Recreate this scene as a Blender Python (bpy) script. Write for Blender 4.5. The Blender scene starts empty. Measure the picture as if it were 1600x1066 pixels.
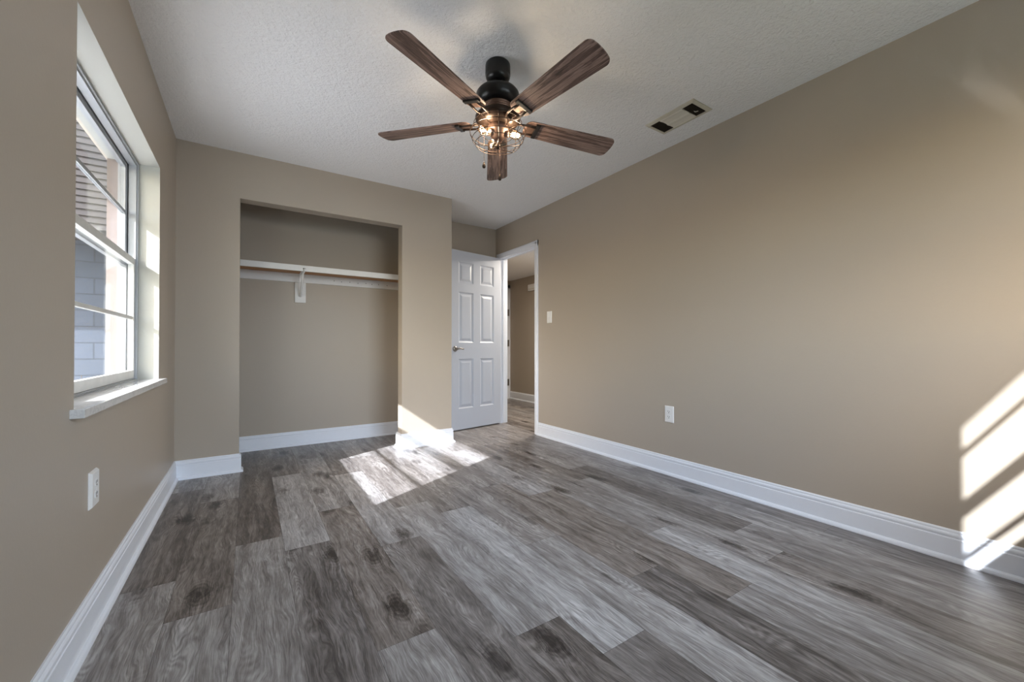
import bpy, bmesh, math, random
from math import sin, cos, pi, radians
from mathutils import Vector, Matrix

S = bpy.context.scene
COL = S.collection
random.seed(7)

# ------------------------------------------------------------------ camera
cam_d = bpy.data.cameras.new('camera')
cam = bpy.data.objects.new('camera', cam_d)
COL.objects.link(cam)
cam.location = (0, 0, 0.948)
cam.rotation_euler = (pi / 2 + 0.0081, 0, -0.5786)
cam_d.sensor_width = 36
cam_d.lens = 14.185
cam_d.shift_y = 0.0027
cam_d.clip_start = 0.02
S.camera = cam

# ------------------------------------------------------------------ world, sun, exposure
SUN_STRENGTH = 14
SKY_STRENGTH = 0.75
SUN_DIR = Vector((1, 0.49, -0.725)).normalized()

world = bpy.data.worlds.new('sky')
S.world = world
world.use_nodes = True
wn = world.node_tree
wn.nodes.clear()
wo = wn.nodes.new('ShaderNodeOutputWorld')
wb = wn.nodes.new('ShaderNodeBackground')
ws = wn.nodes.new('ShaderNodeTexSky')
ws.sky_type = 'NISHITA'
ws.sun_disc = False
ws.sun_elevation = radians(33)
ws.sun_rotation = radians(-116)
ws.dust_density = 2.5
ws.ozone_density = 0.6
wb.inputs['Strength'].default_value = SKY_STRENGTH
wn.links.new(ws.outputs[0], wb.inputs['Color'])
wn.links.new(wb.outputs[0], wo.inputs['Surface'])

sun_d = bpy.data.lights.new('sun', 'SUN')
sun_d.energy = SUN_STRENGTH
sun_d.angle = radians(0.6)
sun_d.color = (0.98, 0.98, 1.0)
sun = bpy.data.objects.new('sun', sun_d)
COL.objects.link(sun)
sun.rotation_euler = SUN_DIR.to_track_quat('-Z', 'Y').to_euler()
sun.location = (-8, -4, 8)


def portal(name, loc, rot, sx, sy):
    d = bpy.data.lights.new(name, 'AREA')
    d.shape = 'RECTANGLE'
    d.size = sx
    d.size_y = sy
    d.cycles.is_portal = True
    o = bpy.data.objects.new(name, d)
    o.location = loc
    o.rotation_euler = rot
    COL.objects.link(o)


portal('window_light', (-0.665, 2.44, 1.40), (0, -pi / 2, 0), 1.2, 1.36)
rw_d = bpy.data.lights.new('rear_window_fill', 'AREA')  # added fill lamp outside the unseen rear window, stands in for daylight
rw_d.shape = 'RECTANGLE'
rw_d.size = 1.42
rw_d.size_y = 0.95
rw_d.energy = 24
rw_d.spread = radians(105)
rw_d.color = (0.82, 0.91, 1.0)
rw = bpy.data.objects.new('rear_window_fill', rw_d)
rw.location = (1.44, -0.60, 1.54)
rw.rotation_euler = (pi / 2 - 0.50, 0, 0.20)
COL.objects.link(rw)

hl_d = bpy.data.lights.new('hall_fill_light', 'AREA')  # added lamp without a fixture, out of view, brightens the hall
hl_d.shape = 'DISK'
hl_d.size = 0.35
hl_d.energy = 30
hl_d.color = (1.0, 0.9, 0.76)
hl = bpy.data.objects.new('hall_fill_light', hl_d)
hl.location = (3.35, 4.0, 2.15)
COL.objects.link(hl)

vs = S.view_settings
vs.view_transform = 'Standard'
vs.look = 'None'
vs.gamma = 1.0
vs.use_curve_mapping = False
vs.exposure = 0.42
cy = S.cycles
cy.max_bounces = 16
cy.diffuse_bounces = 10
cy.glossy_bounces = 6
cy.transparent_max_bounces = 24
cy.use_guiding = True
cy.blur_glossy = 0.05

# ------------------------------------------------------------------ room dimensions
XL, XR = -0.4395, 2.6256
YC, YB, YR = 3.7198, 4.3981, -0.35
H = 2.44
XOP0, XOP1, ZOP = -0.058, 1.2015, 2.088      # closet opening
XCOL = 1.7055
DY0, DY1, DZ = 3.555, 4.298, 2.05             # doorway in the right wall
WT = 0.115                                    # inner wall thickness
XO = XL - 0.22                                # outer face of the left wall
YO = YR - 0.22
XG = -0.555                                   # glass planes
YG = -0.466
WY0, WY1, WZ0, WZ1 = 1.74, 3.11, 0.735, 2.0   # window opening (left wall)
RX0, RX1, RZ0, RZ1 = 0.64, 2.24, 0.98, 2.08     # rear window opening
WTR = 0.10
HX, HZ, HY = 4.05, 2.168, 6.27                # hall far wall, hall ceiling, hall end


# ------------------------------------------------------------------ node helpers
class N:
    def __init__(s, name):
        s.m = bpy.data.materials.new(name)
        s.m.use_nodes = True
        s.t = s.m.node_tree
        s.t.nodes.clear()
        s.out = s.t.nodes.new('ShaderNodeOutputMaterial')

    def n(s, kind, **kw):
        o = s.t.nodes.new('ShaderNode' + kind)
        for k, v in kw.items():
            setattr(o, k, v)
        return o

    def l(s, a, b):
        s.t.links.new(a, b)

    def val(s, sock, v):
        if hasattr(v, 'is_output'):
            s.l(v, sock)
        else:
            sock.default_value = v

    def math(s, op, a, b=0.0, c=None, clamp=False):
        o = s.n('Math', operation=op, use_clamp=clamp)
        s.val(o.inputs[0], a)
        s.val(o.inputs[1], b)
        if c is not None:
            s.val(o.inputs[2], c)
        return o.outputs[0]

    def mix(s, f, a, b):
        o = s.n('MixRGB')
        s.val(o.inputs[0], f)
        s.val(o.inputs[1], a)
        s.val(o.inputs[2], b)
        return o.outputs[0]

    def noise(s, vec, scale, detail=2.0, rough=0.5, dist=0.0):
        o = s.n('TexNoise')
        s.l(vec, o.inputs['Vector'])
        o.inputs['Scale'].default_value = scale
        o.inputs['Detail'].default_value = detail
        o.inputs['Roughness'].default_value = rough
        o.inputs['Distortion'].default_value = dist
        return o.outputs['Fac']

    def ramp(s, f, stops):
        o = s.n('ValToRGB')
        e = o.color_ramp.elements
        while len(e) < len(stops):
            e.new(0.5)
        for i, (p, c) in enumerate(stops):
            e[i].position = p
            e[i].color = c if len(c) == 4 else (*c, 1)
        s.l(f, o.inputs[0])
        return o.outputs[0]

    def bsdf(s, color, rough=0.5, metal=0.0, spec=0.5, bump=None, bump_strength=0.3, bump_dist=0.002):
        b = s.n('BsdfPrincipled')
        s.val(b.inputs['Base Color'], (*color, 1) if isinstance(color, tuple) and len(color) == 3 else color)
        s.val(b.inputs['Roughness'], rough)
        s.val(b.inputs['Metallic'], metal)
        b.inputs['Specular IOR Level'].default_value = spec
        if bump is not None:
            bp = s.n('Bump')
            bp.inputs['Strength'].default_value = bump_strength
            bp.inputs['Distance'].default_value = bump_dist
            s.l(bump, bp.inputs['Height'])
            s.l(bp.outputs[0], b.inputs['Normal'])
        s.l(b.outputs[0], s.out.inputs['Surface'])
        return b

    def obj(s):
        return s.n('TexCoord').outputs['Object']


def plain(name, color, rough=0.5, metal=0.0, spec=0.5, var=0.04, bump=0.0, scale=40):
    k = N(name)
    co = k.obj()
    f = k.noise(co, scale, 3)
    c2 = tuple(max(0, x * (1 - var)) for x in color)
    col = k.mix(f, (*color, 1), (*c2, 1))
    k.bsdf(col, rough, metal, spec, f if bump else None, bump, 0.001)
    return k.m


def paint_wall(name, color):
    k = N(name)
    co = k.obj()
    a = k.noise(co, 95, 3, 0.55)
    b = k.noise(co, 1.3, 2)
    c = k.noise(co, 22, 2)
    spots = k.math('GREATER_THAN', k.noise(co, 34, 1), 0.735)
    h = k.math('ADD', a, k.math('ADD', k.math('MULTIPLY', c, 0.5), k.math('MULTIPLY', spots, 0.5)))
    c2 = tuple(x * 0.955 for x in color)
    col = k.mix(b, (*color, 1), (*c2, 1))
    k.bsdf(col, 0.42, 0, 0.35, h, 0.22, 0.0016)
    return k.m


M = {}
M['wall'] = paint_wall('tan_wall_paint', (0.435, 0.382, 0.320))

k = N('textured_ceiling_paint')
co = k.obj()
a = k.noise(co, 62, 4, 0.6, 0.4)
b = k.noise(co, 24, 2, 0.5)
h = k.math('ADD', k.math('SMOOTHSTEP' if False else 'MULTIPLY', a, 1.0), k.math('MULTIPLY', b, 0.6))
k.bsdf((0.86, 0.87, 0.89), 0.8, 0, 0.2, h, 0.85, 0.011)
M['ceiling'] = k.m

M['trim'] = plain('white_trim_paint', (0.78, 0.82, 0.90), 0.32, 0, 0.5, 0.03, 0.05, 25)
M['white'] = plain('white_board_paint', (0.74, 0.74, 0.74), 0.4, 0, 0.5, 0.06, 0.05, 30)
M['plastic'] = plain('white_plastic', (0.80, 0.80, 0.80), 0.3, 0, 0.5, 0.01)
M['dark_slot'] = plain('dark_slot', (0.05, 0.05, 0.055), 0.6)
M['bare_wood'] = plain('bare_orange_pine', (0.55, 0.30, 0.14), 0.6, 0, 0.3, 0.3, 0.0, 14)
M['reveal'] = paint_wall('pale_yellow_white_reveal_paint', (0.44, 0.44, 0.405))
M['alu'] = plain('brushed_aluminium', (0.44, 0.455, 0.48), 0.42, 0.6, 0.5, 0.1, 0.0, 60)
M['alu_white'] = plain('chalky_white_aluminium', (0.68, 0.68, 0.66), 0.5, 0.0, 0.5, 0.25, 0.1, 18)
M['stucco'] = plain('pinkish_stucco', (0.25, 0.205, 0.195), 0.8, 0, 0.2, 0.12, 0.2, 30)
M['rubber'] = plain('grey_window_gasket', (0.10, 0.105, 0.11), 0.6)
M['nickel'] = plain('aged_nickel', (0.30, 0.28, 0.26), 0.3, 0.95, 0.5, 0.1)
M['black'] = plain('black_enamel', (0.014, 0.013, 0.013), 0.3, 0.3, 0.5, 0.1)
M['bronze'] = plain('oil_rubbed_bronze', (0.045, 0.028, 0.02), 0.34, 0.6, 0.5, 0.2)
M['copper'] = plain('brushed_copper_bronze', (0.20, 0.125, 0.095), 0.42, 0.8, 0.5, 0.15, 0, 90)
M['vent'] = plain('aged_cream_enamel', (0.62, 0.59, 0.50), 0.5, 0, 0.4, 0.2, 0, 30)
M['vent_blade'] = plain('cream_enamel_blade', (0.76, 0.74, 0.67), 0.45, 0, 0.4, 0.15, 0, 30)
M['vent_dark'] = plain('dark_duct_brown', (0.042, 0.030, 0.023), 0.8)
M['soffit'] = plain('beige_soffit_paint', (0.50, 0.45, 0.40), 0.7, 0, 0.3, 0.06, 0.1, 12)
M['siding'] = plain('taupe_lap_siding', (0.06, 0.053, 0.053), 0.7, 0, 0.3, 0.15, 0.1, 9)
M['bounce'] = plain('pale_bounce_concrete', (0.78, 0.78, 0.78), 0.85, 0, 0.3, 0.15, 0.2, 6)
M['ground'] = plain('lawn_green', (0.10, 0.14, 0.055), 0.9, 0, 0.2, 0.5, 0.4, 8)
M['leaf'] = plain('green_leaf', (0.10, 0.26, 0.05), 0.5, 0, 0.4, 0.4, 0, 12)
M['stem'] = plain('brown_twig', (0.14, 0.10, 0.06), 0.7)

# marble sill: polished, pale with grey veins
k = N('pale_marble')
co = k.obj()
v = k.noise(co, 9, 6, 0.65, 1.2)
vein = k.math('ABSOLUTE', k.math('SUBTRACT', v, 0.5))
col = k.ramp(vein, [(0.0, (0.60, 0.60, 0.61)), (0.035, (0.70, 0.70, 0.70)), (0.2, (0.76, 0.76, 0.75))])
k.bsdf(col, 0.06, 0, 0.7)
M['marble'] = k.m

# pane glass
k = N('window_glass')
geo = k.n('NewGeometry')
dt = k.n('VectorMath', operation='DOT_PRODUCT')
k.l(geo.outputs['Normal'], dt.inputs[0])
k.l(geo.outputs['Incoming'], dt.inputs[1])
ca = k.math('ABSOLUTE', dt.outputs['Value'])
p5 = k.math('POWER', k.math('SUBTRACT', 1.0, ca, clamp=True), 5.0)
fr = k.math('MULTIPLY_ADD', p5, 0.60, 0.04)
tr = k.n('BsdfTransparent')
tr.inputs[0].default_value = (0.93, 0.95, 0.96, 1)
gl = k.n('BsdfGlossy')
gl.inputs['Roughness'].default_value = 0.0
mx = k.n('MixShader')
k.l(fr, mx.inputs[0])
k.l(tr.outputs[0], mx.inputs[1])
k.l(gl.outputs[0], mx.inputs[2])
k.l(mx.outputs[0], k.out.inputs['Surface'])
M['glass'] = k.m

# amber bulb glass
k = N('amber_bulb_glass')
geo = k.n('NewGeometry')
dt = k.n('VectorMath', operation='DOT_PRODUCT')
k.l(geo.outputs['Normal'], dt.inputs[0])
k.l(geo.outputs['Incoming'], dt.inputs[1])
ca = k.math('ABSOLUTE', dt.outputs['Value'])
p5 = k.math('POWER', k.math('SUBTRACT', 1.0, ca, clamp=True), 3.0)
fr = k.math('MULTIPLY_ADD', p5, 0.9, 0.05)
tr = k.n('BsdfTransparent')
tr.inputs[0].default_value = (0.96, 0.86, 0.70, 1)
gl = k.n('BsdfGlossy')
gl.inputs['Roughness'].default_value = 0.03
gl.inputs[0].default_value = (1, 0.92, 0.8, 1)
mx = k.n('MixShader')
k.l(fr, mx.inputs[0])
k.l(tr.outputs[0], mx.inputs[1])
k.l(gl.outputs[0], mx.inputs[2])
k.l(mx.outputs[0], k.out.inputs['Surface'])
M['bulb'] = k.m

k = N('glowing_filament')
em = k.n('Emission')
em.inputs[0].default_value = (1.0, 0.80, 0.52, 1)
em.inputs[1].default_value = 18
k.l(em.outputs[0], k.out.inputs['Surface'])
M['filament'] = k.m

# fan blade veneer: brown barnwood, grain along local x
k = N('brown_barnwood_veneer')
tc = k.n('TexCoord')
oi = k.n('ObjectInfo')
mp = k.n('Mapping')
k.l(tc.outputs['Object'], mp.inputs[0])
cmb = k.n('CombineXYZ')
k.l(k.math('MULTIPLY', oi.outputs['Random'], 37.0), cmb.inputs[0])
k.l(k.math('MULTIPLY', oi.outputs['Random'], 11.0), cmb.inputs[1])
k.l(cmb.outputs[0], mp.inputs['Location'])
mp.inputs['Scale'].default_value = (3.2, 60, 8)
g1 = k.noise(mp.outputs[0], 1.0, 5, 0.6, 0.6)
mp2 = k.n('Mapping')
k.l(mp.outputs[0], mp2.inputs[0])
mp2.inputs['Scale'].default_value = (2.5, 6, 3)
g2 = k.noise(mp2.outputs[0], 1.0, 4, 0.6)
rings = k.math('SINE', k.math('MULTIPLY', g1, 38.0))
f = k.math('ADD', k.math('MULTIPLY', g1, 0.75),
           k.math('ADD', k.math('MULTIPLY', rings, 0.06), k.math('MULTIPLY', g2, 0.3)))
col = k.ramp(f, [(0.36, (0.035, 0.021, 0.017)), (0.47, (0.105, 0.064, 0.051)), (0.56, (0.19, 0.124, 0.103)), (0.68, (0.32, 0.23, 0.20))])
k.bsdf(col, 0.45, 0, 0.4, f, 0.15, 0.001)
M['blade'] = k.m

# door paint with fine embossed grain along z
k = N('white_grained_door_paint')
tc = k.n('TexCoord')
mp = k.n('Mapping')
k.l(tc.outputs['Object'], mp.inputs[0])
mp.inputs['Scale'].default_value = (260, 260, 9)
g = k.noise(mp.outputs[0], 1.0, 3)
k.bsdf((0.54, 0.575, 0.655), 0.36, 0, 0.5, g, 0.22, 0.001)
M['door'] = k.m

# painted block wall outside
k = N('painted_block')
tc = k.n('TexCoord')
mp = k.n('Mapping')
k.l(tc.outputs['Object'], mp.inputs[0])
mp.inputs['Rotation'].default_value = (pi / 2, 0, 0)
br = k.n('TexBrick')
k.l(mp.outputs[0], br.inputs['Vector'])
br.inputs['Color1'].default_value = (0.098, 0.118, 0.155, 1)
br.inputs['Color2'].default_value = (0.09, 0.108, 0.14, 1)
br.inputs['Mortar'].default_value = (0.06, 0.072, 0.092, 1)
br.inputs['Scale'].default_value = 1.0
br.inputs['Mortar Size'].default_value = 0.008
br.inputs['Brick Width'].default_value = 0.40
br.inputs['Row Height'].default_value = 0.20
k.bsdf(br.outputs['Color'], 0.7, 0, 0.3, br.outputs['Fac'], -0.4, 0.005)
M['block'] = k.m

# ------- floor planks: UV = metres across / along, attribute plank = (tone, random, brown)
k = N('grey_oak_vinyl_planks')
uv = k.n('UVMap')
at = k.n('Attribute', attribute_name='plank')
sp = k.n('SeparateColor')
k.l(at.outputs['Color'], sp.inputs[0])
tone, rnd, brown = sp.outputs[0], sp.outputs[1], sp.outputs[2]
su = k.n('SeparateXYZ')
k.l(uv.outputs[0], su.inputs[0])
u, v = su.outputs[0], su.outputs[1]


def stretched(uscale, vscale, warp=None, wamt=0.0):
    c = k.n('CombineXYZ')
    uu = k.math('MULTIPLY', u, uscale)
    vv = k.math('MULTIPLY', v, vscale)
    if warp is not None:
        uu = k.math('ADD', uu, k.math('MULTIPLY', warp, wamt))
    k.l(uu, c.inputs[0])
    k.l(vv, c.inputs[1])
    k.l(k.math('MULTIPLY', rnd, 97.0), c.inputs[2])
    return c.outputs[0]


warp = k.noise(stretched(9, 2.6), 1.0, 3, 0.5)
fine = k.noise(stretched(330, 13, warp, 30), 1.0, 4, 0.6)
mid = k.noise(stretched(46, 2.6, warp, 5), 1.0, 5, 0.62, 0.3)
broad = k.noise(stretched(13, 1.5), 1.0, 3, 0.55)
blot = k.noise(stretched(20, 7.0), 1.0, 4, 0.62, 1.0)
ringn = k.noise(stretched(10, 1.7, warp, 1.2), 1.0, 2, 0.4)
ring = k.math('SINE', k.math('MULTIPLY', ringn, 150.0))
ringmask = k.math('MULTIPLY', k.math('SUBTRACT', broad, 0.48, clamp=True), 5.0, clamp=True)
vo = k.n('TexVoronoi')
vo.inputs['Scale'].default_value = 1.0
vo.inputs['Randomness'].default_value = 1.0
k.l(stretched(5.2, 2.2, blot, 0.55), vo.inputs['Vector'])
knot = k.math('SUBTRACT', 1.0, k.math('MULTIPLY', vo.outputs['Distance'], 4.2), clamp=True)
knot = k.math('MULTIPLY', knot, k.math('MULTIPLY', blot, 1.5), clamp=True)
knotring = k.math('MULTIPLY', k.math('SINE', k.math('MULTIPLY', vo.outputs['Distance'], 120.0)),
                  k.math('SUBTRACT', 1.0, k.math('MULTIPLY', vo.outputs['Distance'], 2.6), clamp=True))
t = k.math('MULTIPLY_ADD', tone, 0.60, 0.24)
t = k.math('ADD', t, k.math('MULTIPLY', k.math('SUBTRACT', mid, 0.5), 0.80))
t = k.math('ADD', t, k.math('MULTIPLY', k.math('SUBTRACT', broad, 0.5), 0.55))
t = k.math('ADD', t, k.math('MULTIPLY', k.math('SUBTRACT', blot, 0.5), 0.42))
t = k.math('ADD', t, k.math('MULTIPLY', k.math('SUBTRACT', fine, 0.5), 0.75))
t = k.math('ADD', t, k.math('MULTIPLY', k.math('MULTIPLY', ring, ringmask), 0.11))
t = k.math('ADD', t, k.math('MULTIPLY', knotring, 0.11))
t = k.math('SUBTRACT', t, k.math('MULTIPLY', knot, 0.75), clamp=True)
grey = k.ramp(t, [(0.0, (0.030, 0.027, 0.028)), (0.25, (0.100, 0.092, 0.092)), (0.5, (0.225, 0.214, 0.217)), (0.75, (0.40, 0.395, 0.405)), (1.0, (0.58, 0.58, 0.60))])
brn = k.ramp(t, [(0.0, (0.030, 0.024, 0.022)), (0.25, (0.105, 0.087, 0.078)), (0.5, (0.235, 0.205, 0.188)), (0.75, (0.40, 0.37, 0.35)), (1.0, (0.56, 0.54, 0.525))])
col = k.mix(brown, grey, brn)
rg = k.math('MULTIPLY_ADD', fine, 0.12, 0.30)
k.bsdf(col, rg, 0, 0.45, k.math('ADD', fine, mid), 0.12, 0.0008)
M['floor'] = k.m


# ------------------------------------------------------------------ mesh helpers
class MB:
    """collects shapes into one mesh"""

    def __init__(s):
        s.bm = bmesh.new()
        s.mats = []

    def _mi(s, m):
        if m is None:
            return 0
        if m not in s.mats:
            s.mats.append(m)
        return s.mats.index(m)

    def box(s, x0, x1, y0, y1, z0, z1, m=None, bevel=0.0):
        b = bmesh.new()
        vs = [b.verts.new((x, y, z)) for z in (z0, z1) for y in (y0, y1) for x in (x0, x1)]
        for q in ((0, 2, 3, 1), (4, 5, 7, 6), (0, 1, 5, 4), (2, 6, 7, 3), (0, 4, 6, 2), (1, 3, 7, 5)):
            b.faces.new([vs[i] for i in q])
        if bevel:
            bmesh.ops.bevel(b, geom=b.edges[:], offset=bevel, segments=2, profile=0.6, affect='EDGES')
        s._merge(b, None, m)
        return s

    def _merge(s, b, mat4, m, smooth=False):
        i = s._mi(m)
        if mat4 is not None:
            bmesh.ops.transform(b, matrix=mat4, verts=b.verts)
        bmesh.ops.recalc_face_normals(b, faces=b.faces[:])
        mp = {}
        for v in b.verts:
            mp[v] = s.bm.verts.new(v.co)
        for f in b.faces:
            try:
                nf = s.bm.faces.new([mp[v] for v in f.verts])
                nf.material_index = i
                nf.smooth = smooth
            except ValueError:
                pass
        b.free()

    def lathe(s, prof, m=None, mat4=None, seg=48, smooth=True, caps=True):
        """profile of (r, z) from one end to the other, around z"""
        b = bmesh.new()
        rings = []
        for r, z in prof:
            if r < 1e-6:
                rings.append([b.verts.new((0, 0, z))])
            else:
                rings.append([b.verts.new((r * cos(2 * pi * i / seg), r * sin(2 * pi * i / seg), z)) for i in range(seg)])
        for a, c in zip(rings, rings[1:]):
            if len(a) == 1 and len(c) == 1:
                continue
            for i in range(seg):
                j = (i + 1) % seg
                if len(a) == 1:
                    b.faces.new((a[0], c[i], c[j]))
                elif len(c) == 1:
                    b.faces.new((a[i], c[0], a[j]))
                else:
                    b.faces.new((a[i], c[i], c[j], a[j]))
        if caps:
            for r in (rings[0], rings[-1]):
                if len(r) > 1:
                    b.faces.new(r)
        s._merge(b, mat4, m, smooth)
        return s

    def tube(s, pts, r, m=None, seg=8, closed=False, smooth=True):
        b = bmesh.new()
        pts = [Vector(p) for p in pts]
        n = len(pts)
        rings = []
        up0 = None
        for i, p in enumerate(pts):
            if closed:
                d = (pts[(i + 1) % n] - pts[i - 1]).normalized()
            else:
                d = (pts[min(i + 1, n - 1)] - pts[max(i - 1, 0)]).normalized()
            if up0 is None:
                up0 = Vector((0, 0, 1)) if abs(d.z) < 0.9 else Vector((1, 0, 0))
            a = d.cross(up0)
            if a.length < 1e-5:
                a = d.cross(Vector((0, 1, 0)))
            a.normalize()
            c = a.cross(d).normalized()
            rr = r[i] if isinstance(r, (list, tuple)) else r
            rings.append([b.verts.new(p + a * rr * cos(2 * pi * q / seg) + c * rr * sin(2 * pi * q / seg)) for q in range(seg)])
            if not closed:
                up0 = c
        pairs = list(zip(rings, rings[1:]))
        if closed:
            pairs.append((rings[-1], rings[0]))
        for A, B in pairs:
            for q in range(seg):
                w = (q + 1) % seg
                b.faces.new((A[q], A[w], B[w], B[q]))
        if not closed:
            b.faces.new(rings[0])
            b.faces.new(rings[-1])
        s._merge(b, None, m, smooth)
        return s

    def sweep(s, prof, path, m=None):
        """extrudes the profile of (outward, z) along a 2D path with mitred corners; outward = left of travel"""
        b = bmesh.new()
        P = [Vector((x, y)) for x, y in path]
        rows = []
        for i, p in enumerate(P):
            def nrm(a, c):
                d = (c - a).normalized()
                return Vector((-d.y, d.x))
            if i == 0:
                n = nrm(P[0], P[1])
            elif i == len(P) - 1:
                n = nrm(P[-2], P[-1])
            else:
                n1, n2 = nrm(P[i - 1], P[i]), nrm(P[i], P[i + 1])
                n = (n1 + n2) / max(0.2, 1 + n1.dot(n2))
            rows.append([b.verts.new((p.x + n.x * o, p.y + n.y * o, z)) for o, z in prof])
        k_ = len(prof)
        for A, B in zip(rows, rows[1:]):
            for q in range(k_):
                w = (q + 1) % k_
                b.faces.new((A[q], A[w], B[w], B[q]))
        b.faces.new(rows[0])
        b.faces.new(rows[-1])
        s._merge(b, None, m)
        return s

    def prism(s, outline, z0, z1, m=None, mat4=None, bevel=0.0, smooth=False):
        b = bmesh.new()
        lo = [b.verts.new((x, y, z0)) for x, y in outline]
        hi = [b.verts.new((x, y, z1)) for x, y in outline]
        n = len(outline)
        for i in range(n):
            j = (i + 1) % n
            b.faces.new((lo[i], lo[j], hi[j], hi[i]))
        b.faces.new(lo)
        b.faces.new(hi)
        bmesh.ops.recalc_face_normals(b, faces=b.faces[:])
        if bevel:
            es = [e for e in b.edges if len({round(v.co.z, 6) for v in e.verts}) == 1]
            bmesh.ops.bevel(b, geom=es, offset=bevel, segments=2, profile=0.6, affect='EDGES')
        s._merge(b, mat4, m, smooth)
        return s

    def build(s, name, mat=None, parent=None, loc=None):
        me = bpy.data.meshes.new(name)
        s.bm.to_mesh(me)
        s.bm.free()
        for m in (s.mats if s.mats else [mat]):
            me.materials.append(m)
        o = bpy.data.objects.new(name, me)
        COL.objects.link(o)
        if parent is not None:
            o.parent = parent
        if loc is not None:
            o.location = loc
        return o


def struct(o):
    o['kind'] = 'structure'
    return o


def tag(o, label, cat, group=None):
    o['label'] = label
    o['category'] = cat
    if group:
        o['group'] = group
    return o


def empty(name, loc, rz=0.0):
    o = bpy.data.objects.new(name, None)
    o.empty_display_size = 0.1
    COL.objects.link(o)
    o.location = loc
    o.rotation_euler = (0, 0, rz)
    return o


# ------------------------------------------------------------------ floor
PW = 0.1937
PL = 1.265
JOINT = {-2: 2.12, -1: 1.815, 0: 2.33, 1: 2.15, 2: 1.287, 3: 1.952, 4: 1.105, 5: 2.16, 6: 1.587, 7: 1.125, 8: 2.10,
         9: 1.348, 10: 2.15, 11: 1.117, 12: 1.36, 13: 2.13}
# (strip, index of plank above the listed joint = 0, below = -1 ...): (tone, brown)
TONE = {(-2, 1): (.40, .5), (-2, 0): (.16, .8), (-2, -1): (.56, .4),
        (-1, 1): (.46, .6), (-1, 0): (.22, .9), (-1, -1): (.52, .3),
        (0, 1): (.20, .9), (0, 0): (.10, .9), (0, -1): (.62, .35), (0, -2): (.5, .3),
        (1, 1): (.25, .7), (1, 0): (.62, .2), (1, -1): (.22, .4), (1, -2): (.4, .4),
        (2, 2): (.30, .4), (2, 1): (.50, .2), (2, 0): (.30, .8), (2, -1): (.52, .2),
        (3, 1): (.22, .3), (3, 0): (.60, .15), (3, -1): (.25, .35),
        (4, 2): (.45, .3), (4, 1): (.36, .4), (4, 0): (.58, .1), (4, -1): (.15, .5),
        (5, 1): (.40, .3), (5, 0): (.24, .4), (5, -1): (.66, .0), (5, -2): (.30, .3),
        (6, 1): (.50, .2), (6, 0): (.36, .4), (6, -1): (.52, .15),
        (7, 2): (.45, .3), (7, 1): (.40, .4), (7, 0): (.30, .8), (7, -1): (.10, .4),
        (8, 1): (.42, .3), (8, 0): (.60, .1), (8, -1): (.30, .8),
        (9, 1): (.36, .4), (9, 0): (.45, .3), (9, -1): (.60, .1),
        (10, 1): (.52, .3), (10, 0): (.30, .6), (10, -1): (.50, .3),
        (11, 1): (.42, .3), (11, 0): (.16, .5), (11, -1): (.52, .2),
        (12, 1): (.44, .3), (12, 0): (.42, .4), (12, -1): (.48, .3),
        (13, 1): (.45, .4), (13, 0): (.42, .3), (13, -1): (.26, .5)}
rf = random.Random(11)
bm = bmesh.new()
uvl = bm.loops.layers.uv.new('UVMap')
cl = bm.loops.layers.float_color.new('plank')
Y0F, Y1F = YR - 0.02, 7.2


def plank(x0, x1, y0, y1, uoff, voff, c):
    g = 0.0005
    vs4 = [bm.verts.new(q) for q in ((x0 + g, y0 + g, 0), (x1 - g, y0 + g, 0), (x1 - g, y1 - g, 0), (x0 + g, y1 - g, 0))]
    f = bm.faces.new(vs4)
    for lp in f.loops:
        lp[uvl].uv = (lp.vert.co.x - uoff, lp.vert.co.y - voff)
        lp[cl] = c


for s in range(-3, 24):
    x0 = -0.047 + PW * s
    x1 = x0 + PW
    x0, x1 = max(x0, XL), min(x1, HX)
    if x1 - x0 < 0.01:
        continue
    j = JOINT.get(s, rf.uniform(1, 2.2))
    for i in range(-4, 6):
        a, b_ = j + PL * i, j + PL * (i + 1)
        a, b_ = max(a, Y0F), min(b_, Y1F)
        if b_ - a < 0.005:
            continue
        tn, bw = TONE.get((s, i), (rf.uniform(0.2, 0.6), rf.uniform(0.1, 0.7)))
        plank(x0, x1, a, b_, -0.047 + PW * s, j + PL * i, (tn, rf.random(), bw, 1))
# base under the planks, seen only in the joints
vs4 = [bm.verts.new(q) for q in ((XL, Y0F, -0.0015), (HX, Y0F, -0.0015), (HX, Y1F, -0.0015), (XL, Y1F, -0.0015))]
f = bm.faces.new(vs4)
for lp in f.loops:
    lp[uvl].uv = (0, 0)
    lp[cl] = (-0.3, 0.5, 0.5, 1)
me = bpy.data.meshes.new('floor')
bm.to_mesh(me)
bm.free()
me.materials.append(M['floor'])
floor = bpy.data.objects.new('floor', me)
COL.objects.link(floor)
struct(floor)

# ------------------------------------------------------------------ shell
struct(MB().box(XO, XR + WTR, YO, YB + WT, H, H + 0.12).build('ceiling', M['ceiling']))
struct(MB().box(XR + WTR, HX + WT, 1.5, HY + WT, HZ, HZ + 0.10).build('ceiling_hall', M['ceiling']))


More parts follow.
